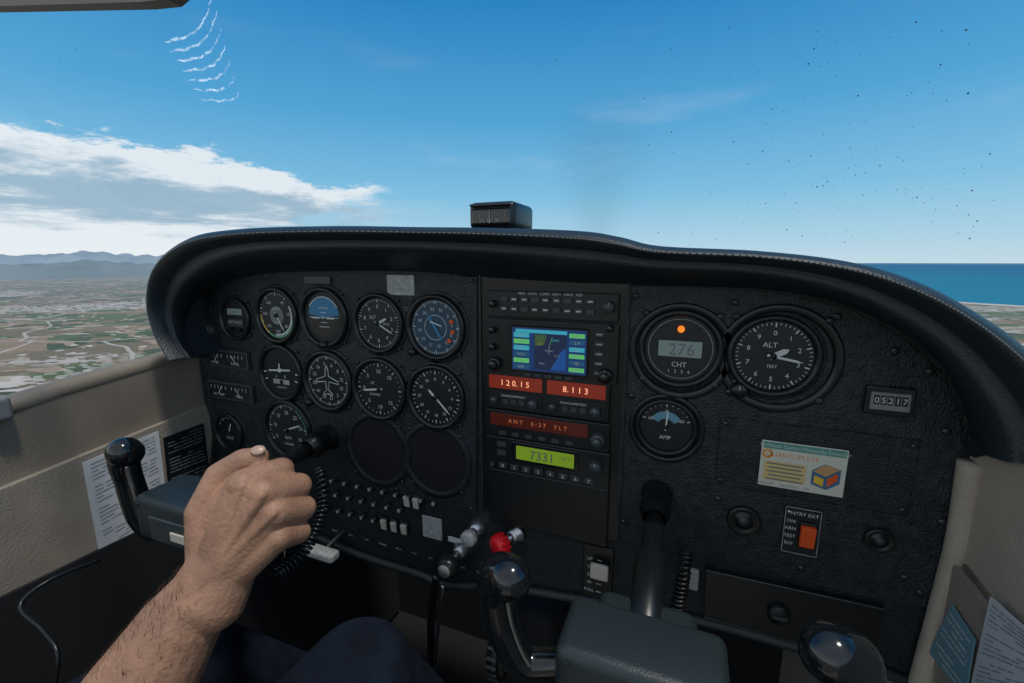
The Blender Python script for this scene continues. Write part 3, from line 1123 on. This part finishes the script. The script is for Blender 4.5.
mb = MB('trim_wheel')
a = P(505, 640, .52)
Mw = Matrix.Translation(a) @ Matrix.Rotation(math.pi / 2, 4, 'Y')
mb.add(lathe([(.045, -.01), (.05, -.007), (.05, .007), (.045, .01), (.03, .008), (.03, -.008), (.045, -.01)], 40), blackpl, Mw, True)
for k in range(24):
    mb.add(box(.05, 0, 0, .003, .004, .014), dgrey, Mw @ RZ(k * math.pi / 12))
mb.done()
mb = MB('control_pedestal')
mb.add(rbox(P(505, 600).x + .02, .58, .30, .09, .12, .6, .015, 3), carpet)
b = P(505, 648, .485)
mb.add(rbox(b.x, .487, b.z, .028, .01, .075, .004, 2), dgrey)
mb.add(tube([b + Vector((0, -.012, .03)), b + Vector((0, -.014, -.03))], .004, 8), silver, None, True)
mb.done()
mb = MB('cable_bundle')
mb.add(tube(smoothpts([P(437, 575, .47), P(432, 605, .47), P(431, 640, .49), P(432, 690, .54)]), .006, 10), blackgl, None, True)
mb.add(tube(smoothpts([P(443, 585, .47), P(440, 610, .47), P(436, 650, .49), P(434, 690, .54)]), .003, 8), silver, None, True)
mb.done()


# ------------------------------------------------------------------ yokes
def yoke(name, ppx, ppy, yh, roll, hl, hr, drop=0.0, hs=(1, 1), cs=.85, dx=0.0):
    root = bpy.data.objects.new(name, None)
    sc.collection.objects.link(root)
    base = P(ppx, ppy)
    hub = Vector((base.x + dx, yh, base.z))
    mb = MB('shaft')
    end = hub + Vector((0, .02, -drop * .8))
    dv = (end - base).normalized()
    My = Matrix.Translation(base) @ dv.to_track_quat('Z', 'Y').to_matrix().to_4x4()
    k = cs
    mb.add(lathe([(.024 * k, 0), (.024 * k, .006), (.020 * k, .010), (.020 * k, .022), (.0225 * k, .026), (.0225 * k, .036), (.017 * k, .044), (.0125, .047)], 32), blackpl, My, True)
    mb.add(cyl(.0105, 0, (end - base).length, 24), blackgl, My, True)
    Lh = (end - base).length
    mb.add(lathe([(.0105, Lh * .50), (.014, Lh * .54), (.0155, Lh * .97), (.0105, Lh)], 24), blackpl, My, True)
    mb.done(root)
    mb = MB('hub')
    Mh = Matrix.Translation(hub) @ Matrix.Rotation(roll, 4, 'Y')
    Md = Mh @ T(0, 0, -drop)
    mb.add(rbox(0, 0, 0, .118, .062, .054, .009, 4), hubm, Md, True)
    mb.add(rbox(0, .03, .000, .080, .05, .040, .010, 3), hubm, Md, True)
    mb.add(rbox(0, -.0305, -.006, .06, .004, .028, .001, 1), dgrey, Md)
    mb.add(rbox(.018, -.033, -.008, .022, .002, .010, .0005, 1), cream, Md)
    for sx in (-1, 1):
        mb.add(lathe([(.003, 0), (.003, .001), (.0001, .0012)], 12), dmetal, Md @ T(sx * .048, -.031, .018) @ Matrix.Rotation(math.pi / 2, 4, 'X'))
    mb.done(root)
    mb = MB('horns')
    for sx, h, q in ((-1, hl, hs[0]), (1, hr, hs[1])):
        pts = [(.045, 0, -.010 - drop), (.07, -.002, -.030 - drop * .7), (.092 * q, -.008, -.040 - drop * .4), (.106 * q, -.014, -.022), (.110 * q, -.018, h * .4), (.108 * q, -.020, h * .8), (.103 * q, -.018, h)]
        pts = smoothpts([Vector((sx * a, b, c)) for a, b, c in pts], 5)
        rad = [.011, .012, .013, .0145, .0135, .015, .0175]
        mb.add(tube(pts, rad, 20), blackgl, Mh, True)
        e_ = pts[-1]
        mb.add(capsule(e_ + Vector((sx * .002, 0, -.002)), .0176, e_ + Vector((-sx * .008, -.006, .004)), .0165), blackgl, Mh, True)
        mb.add(tube([p + Vector((-sx * .012, -.004, 0)) for p in pts[8:26]], .003, 8), silver, Mh, True)
    mb.done(root)
    return hub


yoke('control_yoke', 657, 492, .295, 0, .026, .036, drop=.038, cs=.72, dx=.004, hs=(1, 1.1))
yoke('control_yoke', 330, 436, .292, -.03, .058, .052, drop=.012, hs=(.76, 1.22), dx=.004)

# ------------------------------------------------------------------ pilot
root = bpy.data.objects.new('pilot', None)
sc.collection.objects.link(root)


def organic(name, caps, m, vox, sm=6):
    mb = MB(name)
    for a, ra, b, rb in caps:
        mb.add(capsule(a, ra, b, rb), m, None, True)
    ob = mb.done(root)
    md = ob.modifiers.new('remesh', 'REMESH')
    md.mode = 'VOXEL'
    md.voxel_size = vox
    md.use_smooth_shade = True
    s = ob.modifiers.new('smooth', 'SMOOTH')
    s.factor = .5
    s.iterations = sm
    return ob


caps = []


def chain(*ps):
    for (a, ra), (b, rb) in zip(ps[:-1], ps[1:]):
        caps.append((C(*a), ra, C(*b), rb))


WR = (216, 572, .375)
chain((WR, .020), ((243, 484, .374), .0128))
chain((WR, .020), ((263, 493, .372), .0134))
chain(((222, 572, .372), .020), ((274, 513, .372), .0128))
chain(((228, 574, .372), .018), ((278, 537, .374), .0118))
chain(((230, 530, .378), .017), ((250, 510, .378), .016))
# tendons on the back of the hand
chain(((218, 560, .359), .0035), ((243, 486, .3630), .0040))
chain(((221, 560, .3582), .0035), ((262, 495, .3600), .0042))
chain(((226, 562, .3575), .0032), ((273, 514, .3606), .0038))
# fingers
chain(((243, 484, .373), .0128), ((281, 470, .399), .0112), ((268, 475, .430), .0096), ((248, 484, .424), .0084))
chain(((263, 493, .371), .0134), ((298, 486, .399), .0118), ((282, 490, .432), .0098), ((256, 498, .426), .0085))
chain(((274, 513, .371), .0128), ((303, 508, .399), .0113), ((288, 512, .430), .0094), ((262, 518, .424), .0082))
chain(((278, 537, .373), .0114), ((299, 532, .396), .0101), ((286, 537, .424), .0084), ((266, 540, .418), .0074))
# thumb
chain(((210, 560, .380), .0175), ((204, 512, .384), .0146), ((220, 476, .389), .0122), ((243, 461, .394), .0110), ((258, 457, .398), .0092))
chain(((208, 528, .384), .0150), ((236, 492, .380), .0125))
# wrist and forearm
chain((WR, .0255), ((204, 592, .372), .0265), ((178, 628, .364), .0325), ((140, 690, .352), .0400), ((80, 790, .34), .046))
chain(((228, 574, .374), .022), ((214, 598, .370), .0265))
organic('arm_and_hand', caps, skin, .0014, 4)
mbn = MB('thumbnail')
pn = C(258, 450, .3912)
zz = (C(252, 440, .375) - C(257, 455, .398)).normalized()
xx = (C(262, 455, .398) - C(243, 459, .394)).normalized()
yy = zz.cross(xx).normalized(); xx = yy.cross(zz)
Mn = Matrix.Translation(pn) @ Matrix((xx, yy, zz)).transposed().to_4x4()
mbn.add(lathe([(.0048, 0), (.0044, .0007), (.003, .0011), (.0001, .0013)], 20), nail, Mn @ Matrix.Diagonal((1.25, .95, 1, 1)), True)
mbn.done(root)
mbh = MB('arm_hair')
ax = [(C(210, 582, .3735), .026), (C(178, 628, .364), .0325), (C(140, 690, .352), .040), (C(110, 740, .346), .043)]
for i in range(900):
    s = random.random() * 2.6
    k = int(s); t = s - k
    p = ax[k][0].lerp(ax[k + 1][0], t); r = ax[k][1] + (ax[k + 1][1] - ax[k][1]) * t
    d = (ax[k][0] - ax[k + 1][0]).normalized()
    u = d.orthogonal().normalized(); v = d.cross(u)
    a = random.random() * 6.283
    n_ = u * math.cos(a) + v * math.sin(a)
    q = p + n_ * r * .975
    side = (u * math.sin(a) - v * math.cos(a)) * random.uniform(-.4, .9)
    e1 = q + (d * .6 + n_ * .40 + side * .5) * .0045
    e2 = e1 + (d * .8 + n_ * .05 + side * .6) * .0045
    mbh.add(tube([q, e1, e2], [.00013, .00010, .00004], 4), hair)
mbh.done(root)

caps = []
kr = C(358, 682, .47)
hipR = Vector((-.35, -.18, .58))
kl = C(185, 668, .56)
hipL = Vector((-.58, -.18, .58))
caps += [(kr, .060, hipR, .085), (kr, .058, Vector((kr.x - .03, .62, .16)), .045)]
caps += [(kl, .064, hipL, .085), (kl, .060, Vector((kl.x + .02, .62, .16)), .045)]
caps += [(hipR, .10, hipL, .10)]
organic('trousers', caps, jean, .005, 4)
mb = MB('shoes')
for kx in (kr.x - .03, kl.x + .02):
    mb.add(capsule(Vector((kx, .60, .06)), .045, Vector((kx, .78, .05)), .038), blackpl, None, True)
mb.done(root)

# ------------------------------------------------------------------ cabin shell
XL, XR = -.80, .245
wl = MB('wall_left')
tops = [AX(-60, 433, XL), AX(0, 408, XL), AX(60, 388, XL), AX(120, 371, XL), AX(182, 353, XL)]
fw = Vector((XL, .62, tops[-1].z + .01)); bk = Vector((XL, -.45, tops[0].z - .02))
line = [bk] + tops + [fw]
pl = line + [Vector((XL, 1.0, line[-1].z)), Vector((XL, 1.0, 0)), Vector((XL, -.45, 0))]
wl.add(prism3(pl, (-.05, 0, 0)), beige)
wl.add(tube([p + Vector((-.012, 0, -.006)) for p in line], .014, 12), beige, None, True)
seam = [AX(-60, 520, XL + .006), AX(0, 489, XL + .006), AX(90, 452, XL + .006), AX(198, 408, XL + .006)]
pl2 = [Vector((XL, -.45, seam[0].z - .02))] + seam + [Vector((XL, .52, seam[-1].z)), Vector((XL, .52, .45)), Vector((XL, -.45, .45))]
wl.add(prism3([Vector((XL, p.y, p.z)) for p in pl2], (.010, 0, 0)), beige2)
wl.add(prism3([Vector((XL + .010, -.45, .68)), Vector((XL + .010, .40, .68)), Vector((XL + .010, .49, .74)), Vector((XL + .010, .515, .86)), Vector((XL + .010, 1.0, .86)), Vector((XL + .010, 1.0, .02)), Vector((XL + .010, -.45, .02))], (.006, 0, 0)), carpet)
wl.done()
wr_ = MB('wall_right')
tr_ = [AX(972, 455, XR), AX(1000, 458, XR), AX(1024, 463, XR), AX(1060, 470, XR)]
pl = [Vector((XR, .7, tr_[0].z + .02))] + tr_ + [Vector((XR, -.45, tr_[-1].z)), Vector((XR, -.45, 0)), Vector((XR, 1.0, 0)), Vector((XR, 1.0, tr_[0].z + .02))]
wr_.add(prism3(pl, (.05, 0, 0)), beige3)
trm = [P(972, 462, .49), P(960, 540, .49), P(942, 610, .49), P(920, 690, .49)]
wr_.add(tube(smoothpts(trm), .010, 12), beige3, None, True)
wr_.add(tube([AX(965, 566, XR - .001), AX(1024, 640, XR - .001), AX(1060, 690, XR - .001)], .002, 6), beige, None, True)
wr_.add(prism3([AX(962, 566, XR), AX(1024, 642, XR), AX(1100, 760, XR), AX(960, 760, XR), AX(935, 640, XR)], (-.006, 0, 0)), beige2)
wr_.done()
mb = MB('floor')
mb.add(box(-.28, .3, -.02, 1.1, 1.5, .04), carpet)
mb.done()
mb = MB('wall_firewall')
mb.add(box(-.28, 1.03, .5, 1.1, .04, 1.0), carpet)
mb.done()


def onwall(name, quad, X, m, lines=0, th=.0012, inkm=None, sgn=1, lh=.30):
    mb = MB(name)
    q = [AX(a, b, X) for a, b in quad]
    mb.add(prism3(q, (sgn * th, 0, 0)), m)
    if lines:
        for k in range(lines):
            if k % 6 == 5:
                continue
            t = (k + 1) / (lines + 1)
            l = q[0].lerp(q[3], t); r = q[1].lerp(q[2], t)
            off = Vector((sgn * (th + .0004), 0, 0))
            h = (q[3] - q[0]) * (lh / (lines + 1))
            s0 = .08
            while s0 < .9:
                s1 = min(s0 + random.uniform(.08, .3), .93)
                if random.random() < .85:
                    a = l.lerp(r, s0); b = l.lerp(r, s1)
                    mb.add(([a + off, b + off, b + h + off, a + h + off], [(0, 1, 2, 3)]), inkm or ink)
                s0 = s1 + .03
    mb.done()
    return q


faded = mat('faded_ink', (.34, .36, .39), .6)
onwall('paper_checklist', [(82, 463), (158, 431), (169, 520), (101, 563)], XL + .011, paper, 26, inkm=faded)
onwall('placard', [(163, 438), (203, 423), (209, 470), (168, 486)], XL + .011, face, 14, inkm=grey)
onwall('paper_notice', [(992, 597), (1040, 640), (1040, 720), (966, 715)], XR - .009, paper, 24, sgn=-1, inkm=faded)
onwall('placard', [(953, 605), (976, 640), (966, 700), (930, 652)], XR - .009, mat('placard_blue', (.18, .36, .43), .4), 9, inkm=white, sgn=-1)
mb = MB('headset_cable')
mb.add(tube(smoothpts([C(100, 560, .5), C(50, 580, .46), C(20, 606, .44), C(42, 630, .43), C(58, 655, .42), C(52, 700, .42)]), .002, 8), blackpl, None, True)
mb.done()
mb = MB('window_latch')
a = AX(2, 408, XL + .01)
mb.add(rbox(a.x, a.y - .004, a.z, .02, .022, .03, .005, 3), grey)
mb.done()

# compass
mb = MB('magnetic_compass')
a = P(491, 229, .50)
bz = a.z
cw = abs(P(468, 215, .5).x - P(514, 215, .5).x)
ch = abs(P(496, 201, .5).z - P(496, 229, .5).z)
mb.add(rbox(a.x, .535, bz + ch / 2, cw, .07, ch, .007, 4), blackpl, None, True)
mb.add(rbox(a.x, .4995, bz + ch * .44, cw * .84, .006, ch * .62, .003, 2), blackgl)
mb.add(rbox(a.x, .497, bz + ch * .86, cw * .86, .008, ch * .1, .002, 2), dgrey)
Mc = Matrix(((1, 0, 0, a.x), (0, 0, -1, .496), (0, 1, 0, bz + ch * .44), (0, 0, 0, 1)))
mb.add(text("24  W  30", ch * .14), lgrey, Mc @ T(0, -ch * .14, .0004))
mb.add(box(0, 0, .0008, .0008, ch * .5, .0004), lgrey, Mc)
for k in range(13):
    mb.add(box((k - 6) * cw * .055, ch * .02, .0004, .0005, ch * .08, .0003), lgrey, Mc)
mb.add(rbox(a.x, .535, bz - .004, cw * .9, .06, .016, .003, 2), blackpl)
mb.done()

# sun visor
mb = MB('sun_visor')
q = [P(-90, -80, .22), P(176, -80, .22), P(174, -8, .22), P(166, -1, .22), P(140, 2, .22), P(0, 6, .22), P(-90, 8, .22)]
mb.add(prism3(q, (0, .010, 0)), mat('visor_grey', (.20, .18, .16), .6))
mb.done()


# windshield + bugs
def wy(x, z):
    return 1.0 - 1.0 * max(z, 0) - .9 * (x + .29) ** 2


gl = bpy.data.materials.new('windshield_acrylic')
gl.use_nodes = True
nt = gl.node_tree; L = nt.links
nt.nodes.clear()
tr = N('ShaderNodeBsdfTransparent'); tr.inputs[0].default_value = (.98, .99, 1, 1)
gy = N('ShaderNodeBsdfGlossy'); gy.inputs['Roughness'].default_value = .03
mx = N('ShaderNodeMixShader'); mx.inputs[0].default_value = .02
L.new(tr.outputs[0], mx.inputs[1]); L.new(gy.outputs[0], mx.inputs[2])
o_ = N('ShaderNodeOutputMaterial'); L.new(mx.outputs[0], o_.inputs[0])
refl_paint = bpy.data.materials.new('painted_glass_reflection')  # translucent white that paints a reflection in the glass
refl_paint.use_nodes = True
nt = refl_paint.node_tree; L = nt.links
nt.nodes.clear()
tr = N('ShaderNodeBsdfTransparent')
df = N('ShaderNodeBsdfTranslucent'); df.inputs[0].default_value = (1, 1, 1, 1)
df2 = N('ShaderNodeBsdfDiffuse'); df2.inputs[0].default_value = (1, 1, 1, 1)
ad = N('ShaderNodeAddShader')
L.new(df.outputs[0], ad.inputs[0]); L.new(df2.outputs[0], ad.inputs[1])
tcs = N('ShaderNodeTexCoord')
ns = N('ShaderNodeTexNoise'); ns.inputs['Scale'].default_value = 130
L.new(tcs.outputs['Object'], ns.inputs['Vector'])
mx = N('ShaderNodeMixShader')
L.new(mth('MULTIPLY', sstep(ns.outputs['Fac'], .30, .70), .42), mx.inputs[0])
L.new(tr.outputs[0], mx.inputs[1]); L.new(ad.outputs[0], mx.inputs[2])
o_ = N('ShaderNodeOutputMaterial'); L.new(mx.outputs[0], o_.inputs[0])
mb = MB('windshield')
vs, fs = [], []
nx, nz_ = 30, 16
for i in range(nx + 1):
    for j in range(nz_ + 1):
        x = -.95 + 1.30 * i / nx
        z = .0 + .70 * j / nz_
        vs.append((x, wy(x, z), EYE.z + z))
for i in range(nx):
    for j in range(nz_):
        k = i * (nz_ + 1) + j
        fs.append((k, k + nz_ + 1, k + nz_ + 2, k + 1))
mb.add((vs, fs), gl, None, True)


def onglass(px, py):
    d = ray(px, py)
    t = .1
    while t < 3:
        p = d * t
        if p.y >= wy(p.x, p.z):
            break
        t += .002
    return EYE + d * (t - .004)


def speck(px, py, r, m):
    p = onglass(px, py)
    n = (EYE - p).normalized()
    u = n.orthogonal().normalized(); v = n.cross(u)
    k = 6
    pts = [p + (u * math.cos(a * 2 * math.pi / k) + v * math.sin(a * 2 * math.pi / k)) * r * random.uniform(.5, 1.1) for a in range(k)]
    mb.add((pts, [list(range(k))]), m)


bug = mat('bug_residue', (.07, .14, .20), .8)
for i in range(240):
    px = random.triangular(520, 1020, 860)
    py = random.uniform(20, 255) if i % 3 else random.triangular(60, 255, 235)
    speck(px, py, random.choice((.0004, .0005, .0006, .0007, .0011)), bug)
for i in range(110):
    speck(random.uniform(10, 530), random.uniform(20, 225), random.uniform(.0003, .0007), bug)
for k in range(7):  # curved streaks imitating a reflection on the windshield
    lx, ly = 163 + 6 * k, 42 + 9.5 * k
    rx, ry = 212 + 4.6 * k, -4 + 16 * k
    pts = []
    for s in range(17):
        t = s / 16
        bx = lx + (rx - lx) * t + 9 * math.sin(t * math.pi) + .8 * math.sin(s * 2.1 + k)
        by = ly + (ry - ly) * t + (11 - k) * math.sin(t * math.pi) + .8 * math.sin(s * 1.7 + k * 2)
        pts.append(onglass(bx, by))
    mb.add(tube(pts, [.0002, .0020 - .00012 * k, .0012, .0016, .0008, .0009, .0002], 6), refl_paint, None, True)
mb.done()

# propeller (spinning blur)
pm = bpy.data.materials.new('propeller_blur')
pm.use_nodes = True
nt = pm.node_tree; L = nt.links
nt.nodes.clear()
tc = N('ShaderNodeTexCoord')
sp = N('ShaderNodeSeparateXYZ')
L.new(tc.outputs['Object'], sp.inputs[0])
ang = mth('ABSOLUTE', mth('ARCTAN2', sp.outputs[0], sp.outputs[2]))
rr = mth('SQRT', mth('ADD', mth('MULTIPLY', sp.outputs[0], sp.outputs[0]), mth('MULTIPLY', sp.outputs[2], sp.outputs[2])))
al = mth('MULTIPLY', mth('MULTIPLY', sstep(ang, .50, .0), sstep(rr, 1.0, .66)), .13)
tr = N('ShaderNodeBsdfTransparent')
df = N('ShaderNodeBsdfDiffuse'); df.inputs[0].default_value = (.05, .14, .26, 1)
mx = N('ShaderNodeMixShader')
L.new(al, mx.inputs[0]); L.new(tr.outputs[0], mx.inputs[1]); L.new(df.outputs[0], mx.inputs[2])
o_ = N('ShaderNodeOutputMaterial'); L.new(mx.outputs[0], o_.inputs[0])
mb = MB('propeller')
n = 48
vs = [(.0, 0, 0)] + [(1.0 * math.sin(2 * math.pi * i / n), 0, 1.0 * math.cos(2 * math.pi * i / n)) for i in range(n)]
mb.add((vs, [(0, 1 + i, 1 + (i + 1) % n) for i in range(n)]), pm)
ob = mb.done()
hubp = P(600, 150, 2.2)
ob.location = (hubp.x, 2.2, .94)
